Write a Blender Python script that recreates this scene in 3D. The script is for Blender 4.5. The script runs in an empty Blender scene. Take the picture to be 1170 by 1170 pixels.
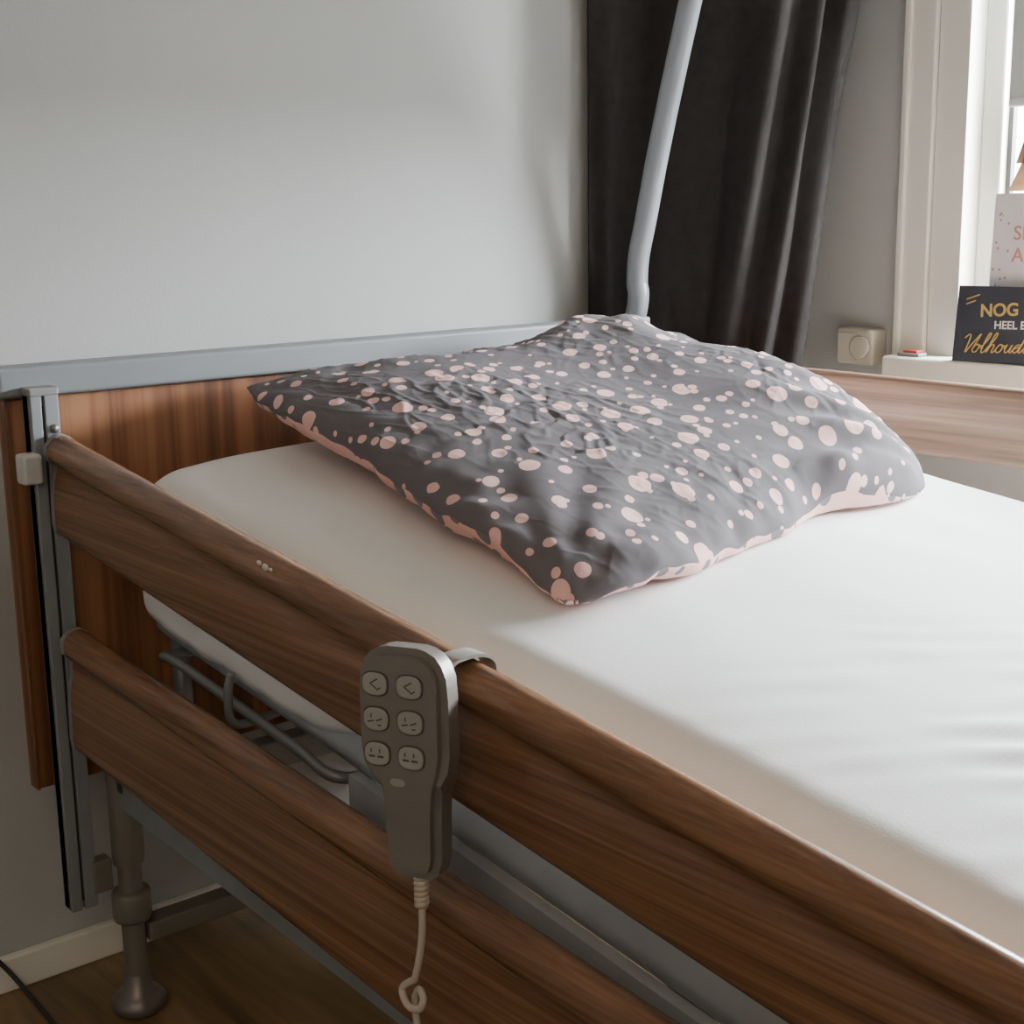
import bpy, bmesh, math, random
from mathutils import Vector, Matrix, noise
random.seed(4)
C = bpy.context.scene.collection
PI = math.pi
# ------------------------------------------------------------------ helpers
def link(name, me, m=None, parent=None, smooth=False):
    o = bpy.data.objects.new(name, me); C.objects.link(o)
    if m:
        for k in (m if isinstance(m, (list, tuple)) else [m]): me.materials.append(k)
    if parent: o.parent = parent
    if smooth:
        for p in me.polygons: p.use_smooth = True
    return o
def obj(name, bm, m, parent=None, smooth=False):
    bmesh.ops.recalc_face_normals(bm, faces=bm.faces[:])
    me = bpy.data.meshes.new(name); bm.to_mesh(me); bm.free()
    return link(name, me, m, parent, smooth)
def tag(o, label, cat, group=None):
    o['label'] = label; o['category'] = cat
    if group: o['group'] = group
    return o
def struct(o): o['kind'] = 'structure'; return o
def empty(name, loc=(0,0,0), rot=(0,0,0)):
    o = bpy.data.objects.new(name, None); C.objects.link(o); o.location = loc; o.rotation_euler = rot
    o.empty_display_size = .05
    return o
def box(bm, x0, x1, y0, y1, z0, z1, bev=0, seg=2, M=None):
    r = bmesh.ops.create_cube(bm, size=1); vs = r['verts']
    for v in vs:
        v.co = Vector((x0+(v.co.x+.5)*(x1-x0), y0+(v.co.y+.5)*(y1-y0), z0+(v.co.z+.5)*(z1-z0)))
    if M:
        for v in vs: v.co = M @ v.co
    if bev:
        es = list({e for v in vs for e in v.link_edges})
        bmesh.ops.bevel(bm, geom=es, offset=bev, segments=seg, affect='EDGES', profile=.5)
    return bm
def B(): return bmesh.new()
def tube(bm, pts, r, n=14, caps=True, closed=False):
    pts = [Vector(p) for p in pts]; rings = []
    T = []
    for i in range(len(pts)):
        a = pts[max(i-1,0)]; b = pts[min(i+1,len(pts)-1)]
        T.append((b-a).normalized())
    up = Vector((0,0,1)) if abs(T[0].z) < .9 else Vector((1,0,0))
    N = (up - T[0]*up.dot(T[0])).normalized()
    for i,p in enumerate(pts):
        N = (N - T[i]*N.dot(T[i])).normalized(); Bn = T[i].cross(N)
        rr = r[i] if isinstance(r,(list,tuple)) else r
        rings.append([bm.verts.new(p + (N*math.cos(2*PI*k/n)+Bn*math.sin(2*PI*k/n))*rr) for k in range(n)])
    for i in range(len(rings)-1):
        for k in range(n):
            bm.faces.new((rings[i][k], rings[i][(k+1)%n], rings[i+1][(k+1)%n], rings[i+1][k]))
    if caps:
        bm.faces.new(rings[0][::-1]); bm.faces.new(rings[-1])
    return bm
def lathe(bm, prof, c, n=24, axis='z'):
    rings=[]
    for r,h in prof:
        ring=[]
        for k in range(n):
            a=2*PI*k/n; u,v=r*math.cos(a),r*math.sin(a)
            P = {'z':(u,v,h),'x':(h,u,v),'y':(u,h,v)}[axis]
            ring.append(bm.verts.new(Vector(P)+Vector(c)))
        rings.append(ring)
    for i in range(len(rings)-1):
        for k in range(n):
            bm.faces.new((rings[i][k],rings[i][(k+1)%n],rings[i+1][(k+1)%n],rings[i+1][k]))
    bm.faces.new(rings[0][::-1]); bm.faces.new(rings[-1])
    return bm
def smoothpath(P, n=8):
    P=[Vector(p) for p in P]; out=[]
    for i in range(len(P)-1):
        p0=P[max(i-1,0)];p1=P[i];p2=P[i+1];p3=P[min(i+2,len(P)-1)]
        for k in range(n):
            t=k/n
            out.append(.5*((2*p1)+(p2-p0)*t+(2*p0-5*p1+4*p2-p3)*t*t+(3*p1-p0-3*p2+p3)*t**3))
    out.append(P[-1]); return out
def textmesh(name, s, size, m, parent, M, shear=0, ext=.0002, bold=0):
    cu = bpy.data.curves.new(name, 'FONT'); cu.body = s; cu.size = size; cu.extrude = ext; cu.shear = shear; cu.offset = bold
    t = bpy.data.objects.new(name+'_tmp', cu); C.objects.link(t)
    dg = bpy.context.evaluated_depsgraph_get()
    me = bpy.data.meshes.new_from_object(t.evaluated_get(dg))
    bpy.data.objects.remove(t)
    me.materials.clear(); me.transform(M)
    return link(name, me, m, parent)
# ------------------------------------------------------------------ materials
def nt(name):
    m = bpy.data.materials.new(name); m.use_nodes = True
    t = m.node_tree; return m, t, t.nodes['Principled BSDF']
def mat(name, col, rough=.5, metal=0, var=.06, nscale=20, bump=0, bscale=200, spec=.5):
    m, t, b = nt(name); L = t.links
    b.inputs['Roughness'].default_value = rough; b.inputs['Metallic'].default_value = metal
    b.inputs['Specular IOR Level'].default_value = spec
    tc = t.nodes.new('ShaderNodeTexCoord'); n = t.nodes.new('ShaderNodeTexNoise')
    n.inputs['Scale'].default_value = nscale; n.inputs['Detail'].default_value = 4
    L.new(tc.outputs['Object'], n.inputs['Vector'])
    r = t.nodes.new('ShaderNodeValToRGB'); r.color_ramp.elements[0].position=.3; r.color_ramp.elements[1].position=.7
    r.color_ramp.elements[0].color = [c*(1-var) for c in col]+[1]; r.color_ramp.elements[1].color = [min(1,c*(1+var)) for c in col]+[1]
    L.new(n.outputs['Fac'], r.inputs['Fac']); L.new(r.outputs['Color'], b.inputs['Base Color'])
    if bump:
        n2 = t.nodes.new('ShaderNodeTexNoise'); n2.inputs['Scale'].default_value=bscale; n2.inputs['Detail'].default_value=3
        L.new(tc.outputs['Object'], n2.inputs['Vector'])
        bp_ = t.nodes.new('ShaderNodeBump'); bp_.inputs['Strength'].default_value=bump; bp_.inputs['Distance'].default_value=.002
        L.new(n2.outputs['Fac'], bp_.inputs['Height']); L.new(bp_.outputs['Normal'], b.inputs['Normal'])
    return m
def wood(name, cols, scale, rough=.4, bump=.08, dist=1.2, off=(0,0,0), fine=.3, pos=(.32,.45,.56,.7)):
    m, t, b = nt(name); L = t.links
    tc = t.nodes.new('ShaderNodeTexCoord'); mp = t.nodes.new('ShaderNodeMapping')
    mp.inputs['Scale'].default_value = scale; mp.inputs['Location'].default_value = off
    L.new(tc.outputs['Object'], mp.inputs['Vector'])
    n = t.nodes.new('ShaderNodeTexNoise'); n.inputs['Scale'].default_value=1; n.inputs['Detail'].default_value=6
    n.inputs['Roughness'].default_value=.6; n.inputs['Distortion'].default_value=dist
    L.new(mp.outputs['Vector'], n.inputs['Vector'])
    mp2 = t.nodes.new('ShaderNodeMapping'); mp2.inputs['Scale'].default_value=[s*5 for s in scale]
    L.new(tc.outputs['Object'], mp2.inputs['Vector'])
    n2 = t.nodes.new('ShaderNodeTexNoise'); n2.inputs['Scale'].default_value=1; n2.inputs['Detail'].default_value=4
    L.new(mp2.outputs['Vector'], n2.inputs['Vector'])
    mx = t.nodes.new('ShaderNodeMath'); mx.operation='MULTIPLY_ADD'; mx.inputs[1].default_value=fine; L.new(n2.outputs['Fac'], mx.inputs[0])
    sb = t.nodes.new('ShaderNodeMath'); sb.operation='SUBTRACT'; sb.inputs[1].default_value=fine/2; L.new(n.outputs['Fac'], sb.inputs[0])
    L.new(sb.outputs[0], mx.inputs[2])
    r = t.nodes.new('ShaderNodeValToRGB'); e = r.color_ramp.elements
    e[0].position=pos[0]; e[0].color=cols[0]+[1]; e[1].position=pos[3]; e[1].color=cols[3]+[1]
    for k in (1,2):
        q=e.new(pos[k]); q.color=cols[k]+[1]
    L.new(mx.outputs[0], r.inputs['Fac']); L.new(r.outputs['Color'], b.inputs['Base Color'])
    b.inputs['Roughness'].default_value=rough
    bu=t.nodes.new('ShaderNodeBump'); bu.inputs['Strength'].default_value=bump; bu.inputs['Distance'].default_value=.001
    L.new(mx.outputs[0], bu.inputs['Height']); L.new(bu.outputs['Normal'], b.inputs['Normal'])
    return m
def dots_mat(name, base, dot, rough=.95):
    m, t, b = nt(name); L=t.links
    uv = t.nodes.new('ShaderNodeUVMap'); uv.uv_map='UVMap'
    dn=t.nodes.new('ShaderNodeTexNoise'); dn.inputs['Scale'].default_value=40; dn.inputs['Detail'].default_value=0; L.new(uv.outputs['UV'], dn.inputs['Vector'])
    ds=t.nodes.new('ShaderNodeVectorMath'); ds.operation='SUBTRACT'; ds.inputs[1].default_value=(.5,.5,.5); L.new(dn.outputs['Color'], ds.inputs[0])
    dm=t.nodes.new('ShaderNodeVectorMath'); dm.operation='SCALE'; dm.inputs['Scale'].default_value=.003; L.new(ds.outputs[0], dm.inputs[0])
    da=t.nodes.new('ShaderNodeVectorMath'); da.operation='ADD'; L.new(uv.outputs['UV'], da.inputs[0]); L.new(dm.outputs[0], da.inputs[1])
    masks=[]
    for sc, rmin, rmax, off, thr in ((25,.13,.32,(0,0,0),.12),(36,.10,.20,(3.7,1.9,0),.45)):
        mp=t.nodes.new('ShaderNodeMapping'); mp.inputs['Location'].default_value=off; L.new(da.outputs[0], mp.inputs['Vector'])
        v=t.nodes.new('ShaderNodeTexVoronoi'); v.voronoi_dimensions='2D'; v.inputs['Scale'].default_value=sc; v.inputs['Randomness'].default_value=.78
        L.new(mp.outputs['Vector'], v.inputs['Vector'])
        sp=t.nodes.new('ShaderNodeSeparateColor'); L.new(v.outputs['Color'], sp.inputs['Color'])
        pw=t.nodes.new('ShaderNodeMath'); pw.operation='POWER'; pw.inputs[1].default_value=1.6; L.new(sp.outputs[0], pw.inputs[0])
        mr=t.nodes.new('ShaderNodeMapRange'); mr.inputs['To Min'].default_value=rmin; mr.inputs['To Max'].default_value=rmax
        L.new(pw.outputs[0], mr.inputs['Value'])
        lt=t.nodes.new('ShaderNodeMath'); lt.operation='LESS_THAN'; L.new(v.outputs['Distance'], lt.inputs[0]); L.new(mr.outputs['Result'], lt.inputs[1])
        g=t.nodes.new('ShaderNodeMath'); g.operation='GREATER_THAN'; g.inputs[1].default_value=thr; L.new(sp.outputs[1], g.inputs[0])
        mu=t.nodes.new('ShaderNodeMath'); mu.operation='MULTIPLY'; L.new(lt.outputs[0], mu.inputs[0]); L.new(g.outputs[0], mu.inputs[1])
        masks.append(mu)
    mx=t.nodes.new('ShaderNodeMath'); mx.operation='MAXIMUM'; L.new(masks[0].outputs[0], mx.inputs[0]); L.new(masks[1].outputs[0], mx.inputs[1])
    mix=t.nodes.new('ShaderNodeMix'); mix.data_type='RGBA'; L.new(mx.outputs[0], mix.inputs['Factor'])
    mix.inputs['A'].default_value=base+[1]; mix.inputs['B'].default_value=dot+[1]
    L.new(mix.outputs['Result'], b.inputs['Base Color']); b.inputs['Roughness'].default_value=rough
    b.inputs['Specular IOR Level'].default_value=.04
    ts=t.nodes.new('ShaderNodeTexNoise'); ts.noise_type='RIDGED_MULTIFRACTAL'; ts.inputs['Scale'].default_value=11; ts.inputs['Detail'].default_value=3; ts.inputs['Distortion'].default_value=.6
    mp=t.nodes.new('ShaderNodeMapping'); mp.inputs['Rotation'].default_value=(0,0,.7); mp.inputs['Scale'].default_value=(1,2.0,1); L.new(uv.outputs['UV'], mp.inputs['Vector']); L.new(mp.outputs['Vector'], ts.inputs['Vector'])
    bu=t.nodes.new('ShaderNodeBump'); bu.inputs['Strength'].default_value=.34; bu.inputs['Distance'].default_value=.0035
    L.new(ts.outputs['Fac'], bu.inputs['Height']); L.new(bu.outputs['Normal'], b.inputs['Normal'])
    return m
WALN=[[.110,.052,.027],[.175,.085,.044],[.235,.119,.062],[.31,.165,.090]]
M_rail = wood('walnut_rail', WALN, (85,1.0,85), .27, dist=.06, off=(3,1,0), fine=.42, bump=.02, pos=(.28,.43,.57,.75))
M_head = wood('walnut_headboard', [[.12,.046,.020],[.20,.080,.034],[.285,.120,.052],[.36,.165,.075]], (20,20,.4), .45, dist=.08, bump=.02, fine=.28, pos=(.38,.47,.54,.64))
M_farw = wood('walnut_far_rail', [[.15,.086,.053],[.22,.135,.088],[.28,.175,.118],[.35,.23,.16]], (60,1.5,60), .4, dist=.2)
M_floor= wood('brown_parquet', [[.10,.062,.026],[.18,.112,.050],[.25,.16,.072],[.33,.22,.105]], (14,1.5,1), .3, dist=.3)
M_wall = mat('wall_paint', (.49,.497,.487), .9, var=.02, nscale=3, bump=.15, bscale=260, spec=.2)
M_ceil = mat('ceiling_paint', (.62,.57,.50), .9)
M_cap  = mat('neutral_grey_plastic', (.205,.220,.235), .5, var=.04, nscale=6)
M_gpl  = mat('grey_plastic', (.24,.24,.235), .5, var=.04)
M_alu  = mat('painted_aluminium', (.28,.30,.315), .42, .3, var=.06)
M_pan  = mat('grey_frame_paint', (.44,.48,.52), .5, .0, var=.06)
M_dark = mat('black_plastic', (.03,.03,.031), .55)
M_leg  = mat('grey_beige_steel', (.20,.18,.15), .5, .2)
M_chr  = mat('worn_chrome', (.22,.20,.18), .45, .7)
M_whp  = mat('white_plastic', (.62,.63,.63), .45)
M_sheet= mat('white_sheet', (.91,.91,.91), .92, var=.012, nscale=8, bump=.10, bscale=520, spec=.15)
M_core = mat('mattress_core_shade', (.56,.61,.66), .85, bump=.1)  # blue-grey puts the shade on the sheet's side into the colour
M_pole = mat('grey_powder_coat', (.28,.30,.33), .42, .1, var=.03)
M_curt = mat('dark_taupe_curtain', (.031,.028,.027), 1.0, var=.10, nscale=60, bump=.3, bscale=600, spec=.0)
M_cream= mat('cream_paint', (.86,.84,.76), .4, var=.02, nscale=5)
M_sock = mat('aged_cream_plastic', (.66,.62,.52), .45)
M_rem  = mat('warm_grey_plastic', (.180,.163,.142), .35, var=.08, bump=.1, bscale=900)
M_btn  = mat('pale_grey_rubber', (.33,.315,.285), .55, var=.05)
M_ring = mat('dark_grey_print', (.075,.068,.060), .6)
M_cord = mat('beige_cord', (.52,.46,.37), .5)
M_navy = mat('navy_card', (.030,.036,.050), .6)
M_gold = mat('gold_print', (.62,.43,.12), .35, .4)
M_white= mat('white_print', (.8,.8,.78), .5)
M_card = mat('white_card', (.74,.72,.72), .6)
M_rose = mat('rose_gold_print', (.60,.30,.22), .4, .2)
M_red  = mat('red_plastic', (.45,.04,.03), .4)
M_blind= mat('blind_fabric', (.50,.54,.52), .85)
M_owood= mat('light_wood', (.25,.14,.065), .6, var=.2, nscale=40)
M_top = dots_mat('grey_cotton_pink_dots', [.150,.139,.148], [.80,.51,.475])
M_under = dots_mat('pink_cotton_grey_dots', [.80,.50,.46], [.20,.19,.21])
m, t, b = nt('window_glass'); 
tr=t.nodes.new('ShaderNodeBsdfTransparent'); gl=t.nodes.new('ShaderNodeBsdfGlossy'); gl.inputs['Roughness'].default_value=.02
ms=t.nodes.new('ShaderNodeMixShader'); ms.inputs[0].default_value=.06
t.links.new(tr.outputs[0],ms.inputs[1]); t.links.new(gl.outputs[0],ms.inputs[2]); t.links.new(ms.outputs[0], t.nodes['Material Output'].inputs['Surface'])
M_glass=m
# ------------------------------------------------------------------ camera
CAM = Vector((-.5643,-1.532,.934)); F=1632.5; yaw,pitch,roll=-.6932,-.2069,-.0152
fw=Vector((-math.sin(yaw)*math.cos(pitch),math.cos(yaw)*math.cos(pitch),math.sin(pitch)))
rt=Vector((math.cos(yaw),math.sin(yaw),0)); upv=rt.cross(fw)
r2=math.cos(roll)*rt+math.sin(roll)*upv; u2=-math.sin(roll)*rt+math.cos(roll)*upv
cd=bpy.data.cameras.new('camera'); cam=bpy.data.objects.new('camera',cd); C.objects.link(cam)
Mx=Matrix((r2,u2,-fw)).transposed().to_4x4(); Mx.translation=CAM; cam.matrix_world=Mx
cd.sensor_width=36; cd.sensor_fit='HORIZONTAL'; cd.lens=F/1170*36; cd.clip_start=.02
bpy.context.scene.camera=cam
def ray(px,py): return fw+r2*((px-585)/F)-u2*((py-585)/F)
def onp(px,py,ax,val):
    d=ray(px,py); t=(val-CAM[ax])/d[ax]; return CAM+d*t
# ------------------------------------------------------------------ room
XW=1.397; YW=.12
struct(obj('floor', box(B(),-2.3,XW+.2,-3.7,YW+.1,-.05,0), M_floor))
struct(obj('wall_back', box(B(),-2.3,XW+.2,YW,YW+.1,0,2.5), M_wall))
bm=B(); wy0,wy1,wz0,wz1=-1.95,-.262,.70,2.15
box(bm,XW,XW+.2,-3.7,wy0,0,2.5); box(bm,XW,XW+.2,wy1,YW,0,2.5); box(bm,XW,XW+.2,wy0,wy1,0,wz0-.035); box(bm,XW,XW+.2,wy0,wy1,wz1,2.5)
struct(obj('wall_right', bm, M_wall))
struct(obj('wall_left', box(B(),-2.4,-2.3,-3.7,YW+.1,0,2.5), M_wall))
struct(obj('wall_front', box(B(),-2.3,XW+.2,-3.8,-3.7,0,2.5), M_wall))
struct(obj('ceiling', box(B(),-2.4,XW+.2,-3.8,YW+.1,2.5,2.55), M_ceil))
struct(obj('baseboard_back', box(B(),-2.3,XW,YW-.014,YW,0,.045,.003), M_cream))
w=empty('window_1',(XW,-1.1,.70)); struct(w); 
def par(o,p):
    o.parent=p; o.matrix_parent_inverse=p.matrix_basis.inverted(); return o
def cas(bm,y0,y1):
    box(bm,XW-.018,XW-.0005,y0,y1,.70,2.2,.003)
bm=B(); cas(bm,-.212,-.158); box(bm,XW-.010,XW-.0005,-.2645,-.213,.70,2.2,.002); box(bm,XW-.024,XW-.0005,-.170,-.158,.70,2.2,.003)
box(bm,XW-.010,XW+.034,-.2665,-.2625,.70,2.15,.001)
cas(bm,-2.05,-1.955); box(bm,XW-.018,XW-.0005,-2.05,-.158,2.15,2.24,.003)
par(obj('casing',bm,M_cream),w)
ye=-.303
bm=B(); box(bm,XW+.03,XW+.07,ye,-.267,.70,2.15,.004); box(bm,XW+.03,XW+.07,-1.95,-1.89,.70,2.15,.004); box(bm,XW+.03,XW+.07,-1.89,ye,.70,.76,.004); box(bm,XW+.03,XW+.07,-1.89,ye,2.09,2.15,.004); box(bm,XW+.02,XW+.06,-1.12,-1.06,.76,2.09,.003)
par(obj('sash',bm,M_cream),w)
bm=B(); box(bm,XW+.045,XW+.056,ye-.008,ye,.76,2.09); box(bm,XW+.045,XW+.056,-1.89,-1.882,.76,2.09)
par(obj('gasket',bm,M_dark),w)
par(obj('pane',box(B(),XW+.05,XW+.053,-1.885,ye-.006,.76,2.09),M_glass),w)
par(obj('window_sill',box(B(),XW-.065,XW+.06,-2.07,-.168,.667,.7035,.006,3),M_cream),w)
bl=obj('roller_blind', box(B(),XW+.012,XW+.016,-1.9,-.322,1.085,2.14), M_blind)
tag(bl,'pale grey-green roller blind pulled partway down over the window glass','blind')
par(obj('bottom_bar', box(B(),XW+.009,XW+.019,-1.9,-.322,1.075,1.088,.003), M_whp), bl)
# ------------------------------------------------------------------ curtain
bm=B(); NU,NV=240,40
path=[(.948,.092),(1.02,.082),(1.082,.015),(1.12,-.070),(1.19,-.108),(1.27,-.105),(1.340,-.128)]
PP=smoothpath([(a,b_,0) for a,b_ in path],40)
L=[0]
for i in range(1,len(PP)): L.append(L[-1]+(PP[i]-PP[i-1]).length)
def at(s):
    s=max(0,min(1,s))*L[-1]
    for i in range(1,len(L)):
        if L[i]>=s:
            k=(s-L[i-1])/(L[i]-L[i-1]); p=PP[i-1].lerp(PP[i],k); T=(PP[i]-PP[i-1]).normalized(); return p,T
    return PP[-1],(PP[-1]-PP[-2]).normalized()
grid=[]
for j in range(NV+1):
    z=.34+(2.42-.34)*j/NV; row=[]
    k=min(1,max(0,(z-.70)/.70)); smax=.71+.29*k
    for i in range(NU+1):
        s=i/NU*smax; p,T=at(s); N=Vector((-T.y,T.x,0))
        k2=min(1,max(0,(p.x-1.03)/.10)); amp=.009+.013*k2
        w0=i/NU
        ph=2*PI*(w0*4.6+.6*math.sin(w0*7.3+.4)*.5)+.45*math.sin(z*1.7)
        f=math.sin(ph)*.8+.10*math.sin(2.3*ph+1+z*.6)+.5*noise.noise((w0*6,z*1.2,3))
        q=p+N*amp*f*(.85+.15*math.sin(z*2+i*.02))
        q.y=min(q.y,YW-.008); q.x=min(q.x,XW-.03)
        if q.x<1.03: q.y=max(q.y,.071)
        if q.y<.04 and z<.8: q.x=max(q.x,1.079)
        row.append(bm.verts.new((q.x,q.y,z)))
    grid.append(row)
for j in range(NV):
    for i in range(NU): bm.faces.new((grid[j][i],grid[j][i+1],grid[j+1][i+1],grid[j+1][i]))
cur=obj('curtain',bm,M_curt,smooth=True)
sm=cur.modifiers.new('s','SOLIDIFY'); sm.thickness=.002
tag(cur,'dark taupe full-length curtain gathered in folds in the corner behind the bed','curtain')
# ------------------------------------------------------------------ bed
def ss(a,b_,x):
    t=min(1,max(0,(x-a)/(b_-a))); return t*t*(3-2*t)
H=.778
bed=empty('hospital_bed',(.5,-1.0,0))
def P_(name,bm,m,smooth=False):
    o=obj(name,bm,m,smooth=smooth); par(o,bed); return o
def sub(name,bm,m,parent,smooth=False):
    o=obj(name,bm,m,smooth=smooth); o.parent=parent
    return o
hb=P_('headboard',box(B(),0,.965,.0,.020,.295,.746,.002),M_head)
sub('cap',box(B(),-.012,.975,-.012,.032,.745,H,.004,3),M_cap,hb)
sub('edge_band',box(B(),-.0035,.0005,-.001,.021,.294,.745,.001),M_head,hb)
YF=-1.98
def rail(name,x,ztop,slope,h,m,w=.028,y0=-.046,out=-1,capm=M_gpl):
    pr=[(0.005,-h+.000),(.001,-h+.005),(0,-h+.014),(.0008,-h*.60),(.0026,-h*.46),(.0052,-h*.38),(.0064,-.0345),(.0056,-.0315),(-.0016,-.0272),(-.0034,-.020),(-.0022,-.011),(.004,-.0035),(.010,-.0003),(.014,0),(.019,-.001),(.025,-.005),(w,-.013),(w,-h+.008),(w-.004,-h)]
    bm=B(); rings=[]
    N=40
    for i in range(N+1):
        y=y0+(YF-y0)*i/N
        rings.append([bm.verts.new((x+out*(w/2-u),y,ztop+slope*(y0-y)+z)) for u,z in pr])
    n=len(pr)
    for i in range(N):
        for k in range(n): bm.faces.new((rings[i][k],rings[i][(k+1)%n],rings[i+1][(k+1)%n],rings[i+1][k]))
    bm.faces.new(rings[0]); bm.faces.new(rings[-1][::-1])
    o=P_(name,bm,m,smooth=True)
    o.data.set_sharp_from_angle(angle=math.radians(60))
    bm=B(); a=[];b2=[]
    for lst,y in ((a,y0+.006),(b2,y0-.0025)):
        for u,z in pr:
            cu,cz=w/2,-h/2; su=1.06; sz=1.015
            lst.append(bm.verts.new((x+out*(w/2-(cu+(u-cu)*su)),y,ztop+(cz+(z-cz)*sz))))
    for k in range(n): bm.faces.new((a[k],a[(k+1)%n],b2[(k+1)%n],b2[k]))
    bm.faces.new(a); bm.faces.new(b2[::-1])
    sub('end_cap',bm,capm,o)
    return o
XR=.038
ur=rail('side_rail',XR,.7060,-.120,.109,M_rail)
lr=rail('side_rail',XR,.488,-.070,.140,M_rail)
fr=rail('side_rail',1.045,.714,-.006,.097,M_farw,out=1)
fr2=rail('side_rail',1.045,.47,-.006,.110,M_farw,out=1)
for px,py,s_ in ((296,643,.0036),(303,648,.0050),(309,651,.0026)):
    P=onp(px,py,0,XR-.0168)
    bm=B(); bmesh.ops.create_icosphere(bm,subdivisions=2,radius=1,matrix=Matrix.Translation(P)@Matrix.Diagonal((.0012,s_,s_*.6,1)))
    sub('chip',bm,M_sock,ur)
for s,xa in ((1,.012),(-1,1.038)):
    zt_=.752 if s>0 else .700
    bm=B(); box(bm,xa,xa+.031,-.030,-.012,.150,zt_,.002)
    box(bm,xa,xa+.012,-.036,-.012,.150,zt_,.001); box(bm,xa+.0155,xa+.031,-.036,-.012,.150,zt_,.001)
    g=P_('guide_post',bm,M_alu)
    sub('slot',box(B(),xa+.0122,xa+.0153,-.0325,-.029,.16,zt_-.015),M_dark,g)
    bm=B(); box(bm,xa-.001,xa+.032,-.0375,-.011,zt_-.004,zt_+.005,.002); sub('post_cap',bm,M_gpl,g)
    if s>0:
        bm=B(); lathe(bm,[(.0001,-.0395),(.0045,-.0390),(.005,-.036),(.005,-.03)],(xa+.024,0,.712),16,'y'); sub('screw',bm,M_chr,g,True)
        bm=B(); box(bm,xa-.018,xa+.004,-.048,-.024,.655,.688,.004,3); sub('release_block',bm,M_whp,g)
        bm=B(); box(bm,xa+.026,xa+.050,-.040,-.020,.165,.205,.003); sub('bracket',bm,M_leg,g)
def ztop(y): return .682+.118*(max(y,-1.25)+.05)
def zb(y): return ztop(y)-.188
for x in (.150,.90):
    bm=B(); tube(bm,[(x,y,zb(y)-.018) for y in (-.03,-.3,-.6,-.9,-1.25,-1.6,-1.97)],.013)
    P_('platform_tube',bm,M_alu,True)
bm=B(); tube(bm,smoothpath([(.150,-.13,zb(-.13)-.025),(.10,-.135,zb(-.13)-.020),(.097,-.18,zb(-.18)-.014),(.097,-.40,zb(-.40)-.014),(.10,-.47,zb(-.47)-.018),(.150,-.475,zb(-.475)-.025)],8),.0055)
P_('mattress_side_hoop',bm,M_alu,True)
for x in (.102,.925):
    bm=B(); ys=(-.50,-.7,-1.25,-1.97); R=[]
    for y in ys: R.append([bm.verts.new((x+dx,y,zb(y)+dz)) for dx,dz in ((-.006,-.050),(.006,-.050),(.006,-.002),(-.006,-.002))])
    for i in range(3):
        for k in range(4): bm.faces.new((R[i][k],R[i][(k+1)%4],R[i+1][(k+1)%4],R[i+1][k]))
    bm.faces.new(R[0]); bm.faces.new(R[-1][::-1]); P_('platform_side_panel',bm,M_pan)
for i in range(13):
    y=-.10-i*.15
    P_('slat',box(B(),.14,.91,y-.022,y+.022,zb(y)-.012,zb(y)-.003,.002),M_alu)
y=-.30
bm=B(); tube(bm,smoothpath([(.150,y,zb(y)-.03),(.088,y-.01,zb(y)-.028),(.078,y-.015,zb(y)+.005),(.080,y-.02,zb(y)+.03)]),.0045)
P_('mattress_retainer',bm,M_alu,True)
bm=B(); tube(bm,smoothpath([(.13,-.10,.40),(.10,-.22,.375),(.11,-.36,.40),(.10,-.50,.37),(.12,-.66,.39)]),.004,8)
P_('hanging_wire',bm,M_gpl,True)
for x in (.085,.955):
    bm=B(); y0,y1=-.05,-1.95
    vs=[]
    for y,z in ((y0,.285),(y1,.215)):
        for dx,dz in ((-.014,-.02),(.014,-.02),(.014,.02),(-.014,.02)): vs.append(bm.verts.new((x+dx,y,z+dz)))
    for f in ((0,1,2,3),(7,6,5,4),(0,4,5,1),(1,5,6,2),(2,6,7,3),(3,7,4,0)): bm.faces.new([vs[k] for k in f])
    bmesh.ops.bevel(bm,geom=bm.edges[:],offset=.003,segments=2,affect='EDGES')
    P_('chassis_beam',bm,M_alu)
for y,z in ((-.055,.285),(-.75,.25),(-1.93,.215)):
    P_('cross_beam',box(B(),.099,.941,y-.015,y+.015,z-.018,z+.018,.003),M_alu)
P_('lower_cross_bar',box(B(),.10,.94,-.045,-.015,.085,.110,.003),M_leg)
for x in (.085,.955):
    for y in (-.032,-1.93):
        bm=B(); lathe(bm,[(.014,.045),(.014,.19),(.018,.19),(.019,.20),(.019,.33),(.016,.335)],(x,y,0),24)
        lg=P_('leg',bm,M_leg,True); lg.data.set_sharp_from_angle(angle=.6)
        bm=B(); lathe(bm,[(.021,.118),(.023,.122),(.023,.150),(.021,.155)],(x,y,0),24); sub('collar',bm,M_leg,lg,True)
        bm=B(); lathe(bm,[(.028,.0),(.032,.006),(.032,.014),(.026,.022),(.018,.027),(.016,.048)],(x,y,0),28); sub('foot',bm,M_chr,lg,True)
        if x<.5 and y>-1:
            bm=B(); box(bm,x-.016,x+.012,y-.032,y-.014,.285,.325,.006,3); kn=sub('locking_knob',bm,M_dark,lg)
for x in (.15,.90):
    bm=B(); tube(bm,[(x,-.07,.29),(x,-.07,zb(-.07)-.02)],.011); P_('upright',bm,M_alu,True)
    bm=B(); tube(bm,[(x,-1.5,.24),(x,-1.5,zb(-1.5)-.02)],.011); P_('upright',bm,M_alu,True)
xp=.988
pts=[(xp,.050,.26),(xp,.050,.5),(xp,.050,.70)]
for px,py in ((729,345),(728,322),(730,292),(738,250),(749,190),(763,120),(778,50),(789,0),(806,-80),(825,-170)):
    p=onp(px,py,0,xp); pts.append(tuple(p))
pp=smoothpath(pts,10)
P_('lifting_pole',tube(B(),pp,.0165,20),M_pole,True)
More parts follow.
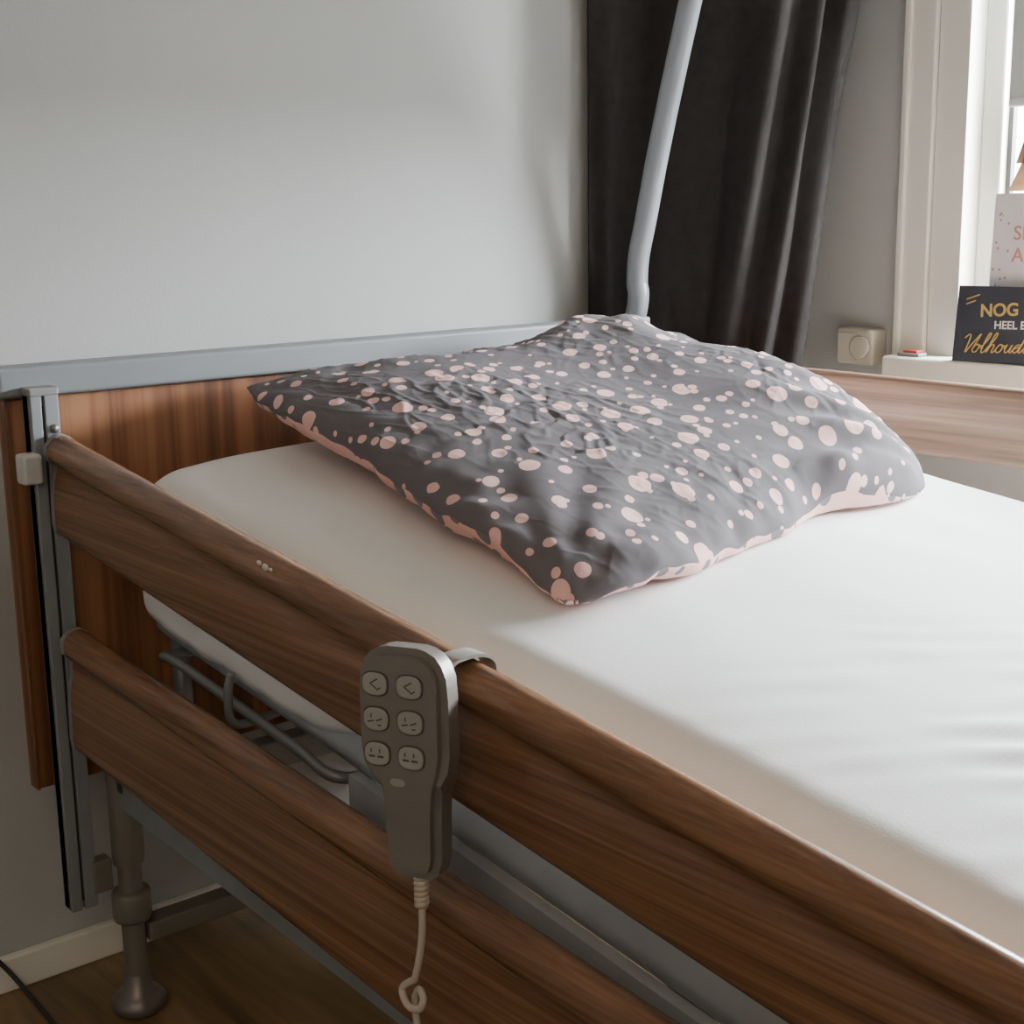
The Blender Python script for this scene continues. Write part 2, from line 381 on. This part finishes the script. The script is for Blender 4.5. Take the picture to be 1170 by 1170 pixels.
bm=B(); lathe(bm,[(.019,.24),(.0195,.245),(.0195,.40),(.019,.405)],(xp,.05,0),24); P_('pole_socket',bm,M_leg,True)
tag(bed,'hospital bed with walnut-look headboard, wooden side rails and grey lifting pole','bed')
# ------------------------------------------------------------------ mattress
def rbox(x0,x1,y0,y1,zt,zbm,r,nx,ny,nz,disp=None):
    bm=B(); vs={}
    def key(i,j,k):
        if (i,j,k) in vs: return vs[(i,j,k)]
        x=x0+(x1-x0)*i/nx; y=y0+(y1-y0)*j/ny; w_=k/nz
        h=zt(y)-zbm(y)
        p=Vector((x,y,w_*h))
        rr=min(r,h/2-.001)
        q=Vector((min(max(x,x0+r),x1-r),min(max(y,y0+r),y1-r),min(max(p.z,rr*.35),h-rr)))
        d=p-q
        if d.length>1e-9:
            m_=max(abs(d.x)/r,abs(d.y)/r,abs(d.z)/rr)
            dd=Vector((d.x/r,d.y/r,d.z/rr)); n_=dd.normalized()*m_
            p=q+Vector((n_.x*r,n_.y*r,n_.z*rr))
        p.z+=zbm(y)
        if disp: p=disp(p)
        vs[(i,j,k)]=bm.verts.new(p); return vs[(i,j,k)]
    for i in range(nx):
        for j in range(ny):
            bm.faces.new((key(i,j,nz),key(i+1,j,nz),key(i+1,j+1,nz),key(i,j+1,nz)))
            bm.faces.new((key(i,j,0),key(i,j+1,0),key(i+1,j+1,0),key(i+1,j,0)))
    for i in range(nx):
        for k in range(nz):
            bm.faces.new((key(i,0,k),key(i+1,0,k),key(i+1,0,k+1),key(i,0,k+1)))
            bm.faces.new((key(i,ny,k),key(i,ny,k+1),key(i+1,ny,k+1),key(i+1,ny,k)))
    for j in range(ny):
        for k in range(nz):
            bm.faces.new((key(0,j,k),key(0,j,k+1),key(0,j+1,k+1),key(0,j+1,k)))
            bm.faces.new((key(nx,j,k),key(nx,j+1,k),key(nx,j+1,k+1),key(nx,j,k+1)))
    return bm
def sheet_disp(p):
    y=p.y;x=p.x
    s=math.exp(-(((x-.34)/.16)**2))*math.exp(-(((y+1.04)/.14)**2))
    wv=math.sin((x*.50+y*.86)*150+2.8*noise.noise((x*5,y*5,0)))*.0040*s*max(0,noise.noise((x*11+2,y*11,5))+.35)
    n_=noise.noise((x*3,y*3,1))*.005+noise.noise((x*14,y*10,p.z*14))*.0012
    low=max(0,1-(p.z-zb(y))/.07)*(1-ss(.35,.6,-y))
    top_=ss(-.10,-.02,p.z-ztop(y))
    p.z-=.016*ss(0,1,(.34-x)/.26)*max(0,(.34-x)/.26)*top_
    p.z+=wv+n_*.8
    if low>0:
        k=low*.011*noise.noise((y*20,x*20,0)); p.x+=k*(-1 if x<.5 else 1); p.z+=low*.012*noise.noise((y*9,x*9,4))
    return p
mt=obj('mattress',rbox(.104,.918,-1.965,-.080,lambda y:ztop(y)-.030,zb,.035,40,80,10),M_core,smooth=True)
tag(mt,'thick mattress under a white fitted sheet on the hospital bed','mattress')
sh=obj('fitted_sheet',rbox(.092,.930,-1.978,-.062,ztop,lambda y:zb(y)+.016+.050*ss(.40,.62,-y),.060,130,330,16,sheet_disp),M_sheet,smooth=True); sh.parent=mt  # hem raised towards the foot so the shade-grey core shows below
# ------------------------------------------------------------------ pillow
FL=Vector((.186,-.700,.626)); FR=Vector((.852,-.640,.632)); BL=Vector((.250,-.046,.740)); BR=Vector((.890,-.090,.738))
NP=300
def crease(x,y,s,seed,sharp):
    n1=noise.noise((x*s+.8*noise.noise((x*5,y*5,seed+9)),y*s,seed)); k=max(0,1-abs(n1)*sharp); return k**1.5
def pil(u,v,side):
    kc=.030+.095*ss(0,1,(u))*ss(0,1,-v)
    uu=u*(1-kc*abs(v)**7); vv=v*(1-kc*abs(u)**7)
    a=(uu+1)/2; c=(vv+1)/2
    base=FL*(1-a)*(1-c)+FR*a*(1-c)+BL*(1-a)*c+BR*a*c
    base+=Vector((-u*.006*(1-v*v),(-v*.014 if v>0 else -v*.036*ss(-1,.3,u))*(1-u*u),0))
    base+=Vector((noise.noise((v*2.6,1,u*.5))*.010*abs(u)**5,noise.noise((u*3.2,7,v*.5))*.022*abs(v)**5,0))
    if side>0: pu=3.6 if u<0 else 7.0; pv=3.4 if v<0 else 4.5; ex=.50
    else: pu=12.0 if u<0 else 7; pv=6; ex=.6
    eu=max(0,1-abs(u)**pu); ev=max(0,1-abs(v)**pv)
    th=(eu*ev)**ex
    sag=-.004*(1-u*u)*(abs(v)**4)*(1 if v<0 else .2) +.002*(1-v*v)*(max(0,-u)**4)
    sag-=.018*(max(0,-u)**6)*(max(0,-v)**6)
    sag-=.020*ss(.60,1,u)*ss(.2,1,-v)
    sag-=.012*ss(.5,1,u)*(1-v*v)
    sag+=.016*math.exp(-((u-.38)/.14)**2)*max(0,-v)**4
    sag+=.010*noise.noise((u*3.4,v*3.4,11))*max(abs(u),abs(v))**4+.006*noise.noise((u*10,v*10,13))*max(abs(u),abs(v))**6
    ac=(u+1)/2
    tt=.042+.036*ss(.35,.95,ac)
    hump=.022*math.exp(-((u-.60)/.28)**2-((v-.86)/.24)**2)-.016*math.exp(-((u-.95)/.2)**2-((v-.8)/.22)**2)+.006*math.exp(-((u+.45)/.4)**2-((v-.6)/.4)**2)-.006*math.exp(-((u-.15)/.28)**2-((v+.1)/.5)**2)-.013*math.exp(-((u-.42)/.16)**2-((v+.80)/.25)**2)
    hump+=.012*math.exp(-((u-.82)/.18)**2-((v+.10)/.30)**2)-.013*math.exp(-((u-.88)/.15)**2-((v-.38)/.13)**2)
    x,y=base.x,base.y
    wr=noise.noise((x*5,y*5,side*2.0))*.006+noise.noise((x*12,y*12,side+4))*.0012
    m1=max(0,.35+noise.noise((x*5,y*5,21))*1.1); m2=max(0,.35+noise.noise((x*6,y*6,31))*1.1)
    wr+=.0019*crease(x*.8+y*.5,y*.5-x*.3,12,3,9)*m1
    wr+=.0019*crease(x*.3-y*.5,y*.4+x*.9,16,8,8)*m2
    wr-=.0016*crease(x*.7-y*.2,y*.8+x*.2,13,48,8)*m2
    wr+=.0015*crease(x*.9+y*.2,y*.3-x*.2,38,15,6)*m1
    wr+=.0015*crease(x*.2+y*.5,x*.9-y*.5,42,25,6)*m2
    wr-=.0012*crease(x,y,32,65,6)*m1
    for cu,cv,fr_,am in ((-1,-1,13,.0018),(1,-1,15,.0046),(1,1,13,.0034),(-1,1,12,.0018)):
        dx,dy=u-cu,v-cv; r_=math.hypot(dx,dy); an=math.atan2(dy,dx)
        wr+=am*math.sin(an*fr_+3*noise.noise((u*2,v*2,cu)))*math.exp(-((r_-.45)/.35)**2)
    p=base.copy()
    if side>0:
        p.z+=sag+th*tt+hump*th+wr*min(1,th*1.5)
        p.x+=.016*ss(.6,.95,u)*th
        p.y-=.012*ss(.5,.95,-v)*th*ss(0,.6,u)
    else:
        bt=.027+.041*ss(-.9,-.1,u)+.02*c*ss(-.8,0,u)
        p.z+=sag-th*bt+wr*.6*min(1,th*1.6)
    sb=ztop(p.y)+.005
    if p.z<sb: p.z=sb+(.0005 if side<0 else .004)
    return p
def par_(i): 
    s=i/NP*2-1
    return math.sin(s*PI/2)*.80+s*.20
co={1:[[pil(par_(i),par_(j),1) for i in range(NP+1)] for j in range(NP+1)]}
co[-1]=[[co[1][j][i] if (i in(0,NP) or j in(0,NP)) else pil(par_(i),par_(j),-1) for i in range(NP+1)] for j in range(NP+1)]
def arc(G):
    h=NP//2; U=[[0]*(NP+1) for _ in range(NP+1)]; V=[[0]*(NP+1) for _ in range(NP+1)]
    for j in range(NP+1):
        for i in range(h+1,NP+1): U[j][i]=U[j][i-1]+(G[j][i]-G[j][i-1]).length
        for i in range(h-1,-1,-1): U[j][i]=U[j][i+1]-(G[j][i]-G[j][i+1]).length
    for i in range(NP+1):
        for j in range(h+1,NP+1): V[j][i]=V[j-1][i]+(G[j][i]-G[j-1][i]).length
        for j in range(h-1,-1,-1): V[j][i]=V[j+1][i]-(G[j][i]-G[j+1][i]).length
    return U,V
UV={s:arc(co[s]) for s in (1,-1)}
bm=B(); uvl=bm.loops.layers.uv.new('UVMap'); top=[];bot=[]
for j in range(NP+1):
    r_t=[];r_b=[]
    for i in range(NP+1):
        vt=bm.verts.new(co[1][j][i]); r_t.append(vt)
        r_b.append(vt if (i in(0,NP) or j in(0,NP)) else bm.verts.new(co[-1][j][i]))
    top.append(r_t);bot.append(r_b)
DX,DY=.6,.8
for j in range(NP):
    for i in range(NP):
        for L_,s in ((top,0),(bot,1)):
            idx=((j,i),(j,i+1),(j+1,i+1),(j+1,i))
            if s: idx=idx[::-1]
            f=bm.faces.new([L_[a][b_] for a,b_ in idx]); f.material_index=s; f.smooth=True
            A_=UV[-1 if s else 1]
            for lp,(a,b_) in zip(f.loops,idx):
                U,V=A_[0][a][b_],A_[1][a][b_]
                if not s:
                    q=(U*DX+V*DY)*(.80-1); U+=q*DX; V+=q*DY
                lp[uvl].uv=(U+.5+s*3.3,V+.5)
me=bpy.data.meshes.new('pillow'); bm.to_mesh(me); bm.free()
pl=link('pillow',me,[M_top,M_under])
tag(pl,'grey pillow with pink dots and a pink underside propped against the headboard','pillow')
# ------------------------------------------------------------------ remote
rem=empty('bed_remote',(-.016,-.757,.643),(math.radians(-3),math.radians(-2.0),math.radians(-67)))
hw=[(0,.012),(-.0015,.019),(-.005,.026),(-.011,.031),(-.020,.0345),(-.034,.0356),(-.074,.0356),(-.086,.0335),(-.094,.029),(-.101,.0245),(-.118,.0228),(-.150,.0220),(-.160,.019),(-.165,.013)]
def off_(z): return .005*ss(.085,.105,-z)
bm=B(); out=[(-w_+off_(z),z) for z,w_ in hw]+[(w_+off_(z),z) for z,w_ in hw[::-1]]
fv=[bm.verts.new((x,-.014,z)) for x,z in out]
f=bm.faces.new(fv); ex=bmesh.ops.extrude_face_region(bm,geom=[f])
for v in [g for g in ex['geom'] if isinstance(g,bmesh.types.BMVert)]: v.co.y=.012
es=[e for e in bm.edges if abs(e.verts[0].co.y-e.verts[1].co.y)<1e-6]
bmesh.ops.bevel(bm,geom=es,offset=.006,segments=4,affect='EDGES')
o=obj('body',bm,M_rem,rem,True); o.data.set_sharp_from_angle(angle=.7)
def oval(bm,cx,cz,a,b2,y0,y1,n=28,dome=0):
    A=[];Bv=[];Cc=[]
    for k in range(n):
        t_=2*PI*k/n; cs,sn=math.cos(t_),math.sin(t_)
        ex_=.75
        X=a*math.copysign(abs(cs)**ex_,cs);Z=b2*math.copysign(abs(sn)**ex_,sn)
        A.append(bm.verts.new((cx+X,y0,cz+Z)));Bv.append(bm.verts.new((cx+X,y1+dome,cz+Z)));Cc.append(bm.verts.new((cx+X*.86,y1,cz+Z*.84)))
    for k in range(n):
        bm.faces.new((A[k],A[(k+1)%n],Bv[(k+1)%n],Bv[k])); bm.faces.new((Bv[k],Bv[(k+1)%n],Cc[(k+1)%n],Cc[k]))
    bm.faces.new(Cc); bm.faces.new(A[::-1]); return bm
def bar(bm,x0,z0,x1,z1,w_,y):
    d=Vector((x1-x0,z1-z0)).normalized(); n_=Vector((-d.y,d.x))*w_/2
    vs=[bm.verts.new((x0+n_.x,y,z0+n_.y)),bm.verts.new((x0-n_.x,y,z0-n_.y)),bm.verts.new((x1-n_.x,y,z1-n_.y)),bm.verts.new((x1+n_.x,y,z1+n_.y))]
    bm.faces.new(vs)
for r_i,zc in enumerate((-.026,-.051,-.076)):
    for c_i,xc in enumerate((-.0185,.0090)):
        bm=oval(B(),xc,zc,.0109,.0090,-.0125,-.0146); ring=obj('button',bm,M_ring,rem)
        oval_=obj('button_face',oval(B(),xc,zc,.0098,.0080,-.014,-.0160,dome=.0005),M_btn,ring)
        bm=B(); y=-.0162; W_=.0011; s=1
        if r_i==0:
            bar(bm,xc+.003*s,zc+.004,xc-.003*s,zc+.0005,W_,y); bar(bm,xc-.003*s,zc+.0005,xc+.002*s,zc-.003,W_,y)
            bar(bm,xc+.002*s,zc-.004,xc+.0055*s,zc-.002,W_,y)
        elif r_i==1:
            bar(bm,xc-.006,zc-.002,xc-.001,zc-.001,W_,y); bar(bm,xc+.001,zc-.001,xc+.006,zc+.001,W_,y); bar(bm,xc-.003,zc+.001,xc-.003,zc+.004,W_,y); bar(bm,xc+.002,zc-.004,xc+.005,zc-.004,W_,y)
        else:
            bar(bm,xc-.006,zc-.0015,xc-.001,zc-.0015,W_*1.5,y); bar(bm,xc+.001,zc-.0015,xc+.006,zc-.0015,W_*1.5,y); bar(bm,xc-.004,zc+.001,xc-.004,zc+.004,W_,y); bar(bm,xc+.003,zc+.001,xc+.003,zc+.004,W_,y)
        obj('symbol',bm,M_ring,oval_)
bm=oval(B(),-.003,-.095,.006,.0028,-.0138,-.0144); obj('emblem',bm,M_btn,rem)
bm=B(); yc=-.757; w_=.020
zrt=.706+.120*(yc+.046)
pth=[(-.006,zrt-.060),(.004,zrt-.030),(.010,zrt-.008),(.017,zrt+.0015),(.026,zrt+.0038),(.040,zrt+.0035),(.051,zrt-.001),(.055,zrt-.010),(.0555,zrt-.035)]
pth=[(p.x,p.z) for p in smoothpath([(a,0,b_) for a,b_ in pth],5)]
th_=.0024; ra=[];rb=[]
for i,(x,z) in enumerate(pth):
    a=pth[max(i-1,0)];b2=pth[min(i+1,len(pth)-1)]; d=Vector((b2[0]-a[0],b2[1]-a[1])).normalized(); n_=Vector((-d.y,d.x))*th_
    ra.append([bm.verts.new((x,yc+s*w_/2,z)) for s in(-1,1)]); rb.append([bm.verts.new((x+n_.x,yc+s*w_/2,z+n_.y)) for s in(-1,1)])
for i in range(len(pth)-1):
    bm.faces.new((ra[i][0],ra[i][1],ra[i+1][1],ra[i+1][0])); bm.faces.new((rb[i][0],rb[i+1][0],rb[i+1][1],rb[i][1]))
    bm.faces.new((ra[i][0],ra[i+1][0],rb[i+1][0],rb[i][0])); bm.faces.new((ra[i][1],rb[i][1],rb[i+1][1],ra[i+1][1]))
bm.faces.new((ra[0][0],rb[0][0],rb[0][1],ra[0][1])); bm.faces.new((ra[-1][0],ra[-1][1],rb[-1][1],rb[-1][0]))
hk=obj('hook',bm,M_btn,smooth=False)
bpy.context.view_layer.update()
hk.parent=rem; hk.matrix_parent_inverse=rem.matrix_world.inverted()
e0=rem.matrix_world@Vector((.005,0,-.162))
pts=[]
def helix(c0,c1,R,turns,n=16):
    c0=Vector(c0);c1=Vector(c1);ax=(c1-c0).normalized(); a=ax.cross(Vector((0,1,0))).normalized(); b_=ax.cross(a)
    N=int(turns*n); return [c0.lerp(c1,k/N)+(a*math.cos(2*PI*k/n)+b_*math.sin(2*PI*k/n))*R for k in range(N+1)]
eb=e0+Vector((0,0,-.028))
pE=[eb, eb+Vector((0,.001,-.022)), eb+Vector((0,.006,-.045)), eb+Vector((0,.012,-.062))]
pts+=helix(e0,pE[0],.0030,7)
pts+=smoothpath(pE,6)[1:]
q=pE[-1]
lo=[q,q+Vector((-.002,.013,-.012)),q+Vector((-.004,.004,-.021)),q+Vector((-.004,-.010,-.018)),q+Vector((-.002,-.013,-.009)),q+Vector((.002,-.002,-.008)),q+Vector((.004,.006,-.020)),q+Vector((.002,.002,-.034)),q+Vector((.0,-.006,-.050))]
pts+=smoothpath(lo,8)[1:]
pts+=helix(lo[-1],lo[-1]+Vector((.004,-.004,-.10)),.007,14)
cb=obj('cord',tube(B(),pts,.0028,8),M_cord,smooth=True)
cb.parent=rem; cb.matrix_parent_inverse=rem.matrix_world.inverted()
bm=B(); tube(bm,[e0+Vector((0,0,.008)),e0+Vector((0,0,-.004))],.006); g=obj('strain_relief',bm,M_rem,smooth=True); g.parent=rem; g.matrix_parent_inverse=rem.matrix_world.inverted()
tag(rem,'grey six-button handset hooked over the near side rail with coiled cord','remote control')
# ------------------------------------------------------------------ socket, cards etc.
so=empty('wall_socket',(XW,-.096,.711)); tag(so,'cream surface-mounted wall socket left of the window sill','socket')
obj('housing',box(B(),-.038,0,-.036,.036,-.029,.029,.005,3),M_sock,so)
obj('cover_plate',box(B(),-.042,-.036,-.006,.031,-.023,.023,.002),M_sock,so)
bm=B(); lathe(bm,[(.0185,-.040),(.0185,-.0460),(.016,-.0470),(.001,-.0465)],(0,-.014,0),28,'x'); obj('socket_face',bm,M_sock,so,True)
SZ=.7035
def card(name,loc,rotz,w_,h,m,lean=6):
    c=empty(name,loc,(0,0,rotz)); L_=math.radians(lean)
    for s in(-1,1):
        bm=B(); box(bm,-w_/2,w_/2,-.0005,.0005,0,h); 
        Mt=Matrix.Translation((0,s*math.sin(L_)*h,0))@Matrix.Rotation(s*L_,4,'X')
        for v in bm.verts: v.co=Mt@v.co
        obj('front_panel' if s<0 else 'back_panel',bm,m,c)
    return c,Matrix.Translation((0,-math.sin(L_)*h-.0009,0))@Matrix.Rotation(-L_,4,'X')@Matrix.Rotation(PI/2,4,'X')
cA,MA=card('greeting_card',(XW-.044,-.368,SZ),-PI/2+.06,.150,.113,M_navy)
tag(cA,'dark navy greeting card with gold and white lettering on the window sill','card','greeting cards on the window sill')
def T_(x,y): return Matrix.Translation((x,y,.0002))
textmesh('lettering','NOG',.026,M_gold,cA,MA@T_(-.036,.068)@Matrix.Rotation(.07,4,'Z'),bold=.0006)
textmesh('lettering','HEEL EVEN',.0165,M_white,cA,MA@T_(-.012,.051)@Matrix.Rotation(.03,4,'Z'),bold=.0003)
GL={'V':([(-.2,1.7),(.1,2.1),(.35,1.8),(.5,0),(.8,.8),(1.35,2.2)],1.15),
'o':([(0,.5),(.2,.95),(.55,.8),(.55,.2),(.25,0),(0,.35),(.15,.85),(.5,.85),(.8,.75)],.8),
'l':([(0,.5),(.4,1.5),(.45,2.2),(.25,2.2),(.18,1.2),(.25,.1),(.5,0),(.72,.4)],.72),
'h':([(0,.5),(.38,1.5),(.42,2.2),(.22,2.2),(.13,1),(.1,0),(.25,.7),(.5,.95),(.65,.7),(.62,.1),(.8,0),(1.0,.4)],1.0),
'u':([(0,.5),(.15,.95),(.15,.3),(.35,0),(.6,.3),(.7,.95),(.68,.2),(.85,0),(1.02,.4)],1.02),
'd':([(.6,.8),(.25,.95),(0,.5),(.2,0),(.5,.3),(.72,2),(.62,.3),(.8,0),(1,.4)],1.0),
'e':([(0,.4),(.4,.55),(.4,.9),(.15,.9),(.05,.4),(.25,0),(.6,.1),(.8,.4)],.8),
'n':([(0,.5),(.15,.95),(.12,0),(.3,.8),(.55,.95),(.65,.6),(.65,.1),(.85,0),(1.15,.4)],1.1)}
P=[]; ox=0
for ch in 'Volhouden':
    g_,adv=GL[ch]
    for x,y in g_: P.append(((ox+x+.35*y),y))
    ox+=adv
P3=[MA@Vector((-.062+x*.0150,.014+y*.0125+x*.0006,.0007)) for x,y in P]
obj('lettering',tube(B(),smoothpath(P3,5),.0009,6),M_gold,cA,True)
for k,(x,y) in enumerate(((-.060,.092),(-.060,.085))):
    bm=B(); box(bm,0,.022-.006*k,0,.0018,0,.0006,M=MA@Matrix.Translation((x,y,0))@Matrix.Rotation(.35,4,'Z')); obj('accent_mark',bm,M_gold,cA)
cB,MB_=card('greeting_card',(XW-.012,-.408,SZ),-PI/2+.03,.165,.247,M_card,lean=3)
tag(cB,'white greeting card with rose-gold lettering standing behind the navy card','card','greeting cards on the window sill')
textmesh('lettering','SE',.029,M_rose,cB,MB_@T_(-.049,.180),bold=.0003)
textmesh('lettering','A',.029,M_rose,cB,MB_@T_(-.049,.148),bold=.0003)
for k in range(14):
    x=random.uniform(-.078,-.052); y=random.uniform(.10,.225); bm=B(); bmesh.ops.create_circle(bm,cap_ends=True,segments=10,radius=random.choice((.0012,.002)),matrix=MB_@T_(x,y))
    obj('printed_dot',bm,M_rose,cB)
od=empty('wooden_ornament',(XW+.018,-.362,SZ)); tag(od,'small tiered wooden tree ornament on the sill behind the white card','ornament')
bm=B(); box(bm,-.004,.004,-.006,.006,.012,.33); obj('trunk',bm,M_owood,od)
bm=B(); box(bm,-.010,.010,-.03,.03,0,.012,.002); obj('base',bm,M_owood,od)
for z,wd in ((.12,.034),(.18,.034),(.25,.034),(.29,.024)):
    bm=B(); a=[bm.verts.new((sx*.005,yy,zz)) for sx in(-1,1) for yy,zz in((-wd,z),(wd,z),(0,z+.07))]
    bm.faces.new(a[:3]);bm.faces.new(a[3:][::-1])
    for p,q in((0,1),(1,2),(2,0)): bm.faces.new((a[p],a[q],a[q+3],a[p+3]))
    obj('tier',bm,M_owood,od)
rs=empty('cord_switch',(XW-.045,-.212,SZ)); tag(rs,'tiny red rocker switch lying on the left end of the window sill','switch')
obj('housing',box(B(),-.012,.012,-.020,.020,0,.006,.002),M_gpl,rs); obj('rocker',box(B(),-.009,.009,-.014,.012,.005,.010,.002),M_red,rs)
cp=[onp(-30,1075,1,YW-.02),onp(8,1108,1,YW-.02)]
e_=onp(45,1150,2,.004); e2=onp(75,1190,2,.004); e3=onp(110,1260,2,.004)
tag(obj('loose_cable',tube(B(),smoothpath(cp+[e_,e2,e3],10),.003,8),M_dark,smooth=True),'thin dark cable trailing down the wall onto the floor left of the bed','cable')
# ------------------------------------------------------------------ light
def area(name,loc,target,sx,sy,e,col):
    l=bpy.data.lights.new(name,'AREA'); l.shape='RECTANGLE'; l.size=sx; l.size_y=sy; l.energy=e; l.color=col
    o=bpy.data.objects.new(name,l); C.objects.link(o); o.location=loc
    o.rotation_euler=(Vector(target)-Vector(loc)).to_track_quat('-Z','Y').to_euler(); return o
area('daylight',(2.0,-.92,1.75),(0.5,-.75,.65),1.5,1.7,1500,(.91,.965,1.0))
area('fill_light',(-1.6,-2.3,2.1),(-.1,.0,.3),1.4,1.4,17,(1,.83,.63))  # unseen warm fill added behind-left to lift the rail faces and wall
wd=bpy.data.worlds.new('world'); bpy.context.scene.world=wd; wd.use_nodes=True
wd.node_tree.nodes['Background'].inputs[0].default_value=(.9,.95,1,1); wd.node_tree.nodes['Background'].inputs[1].default_value=7
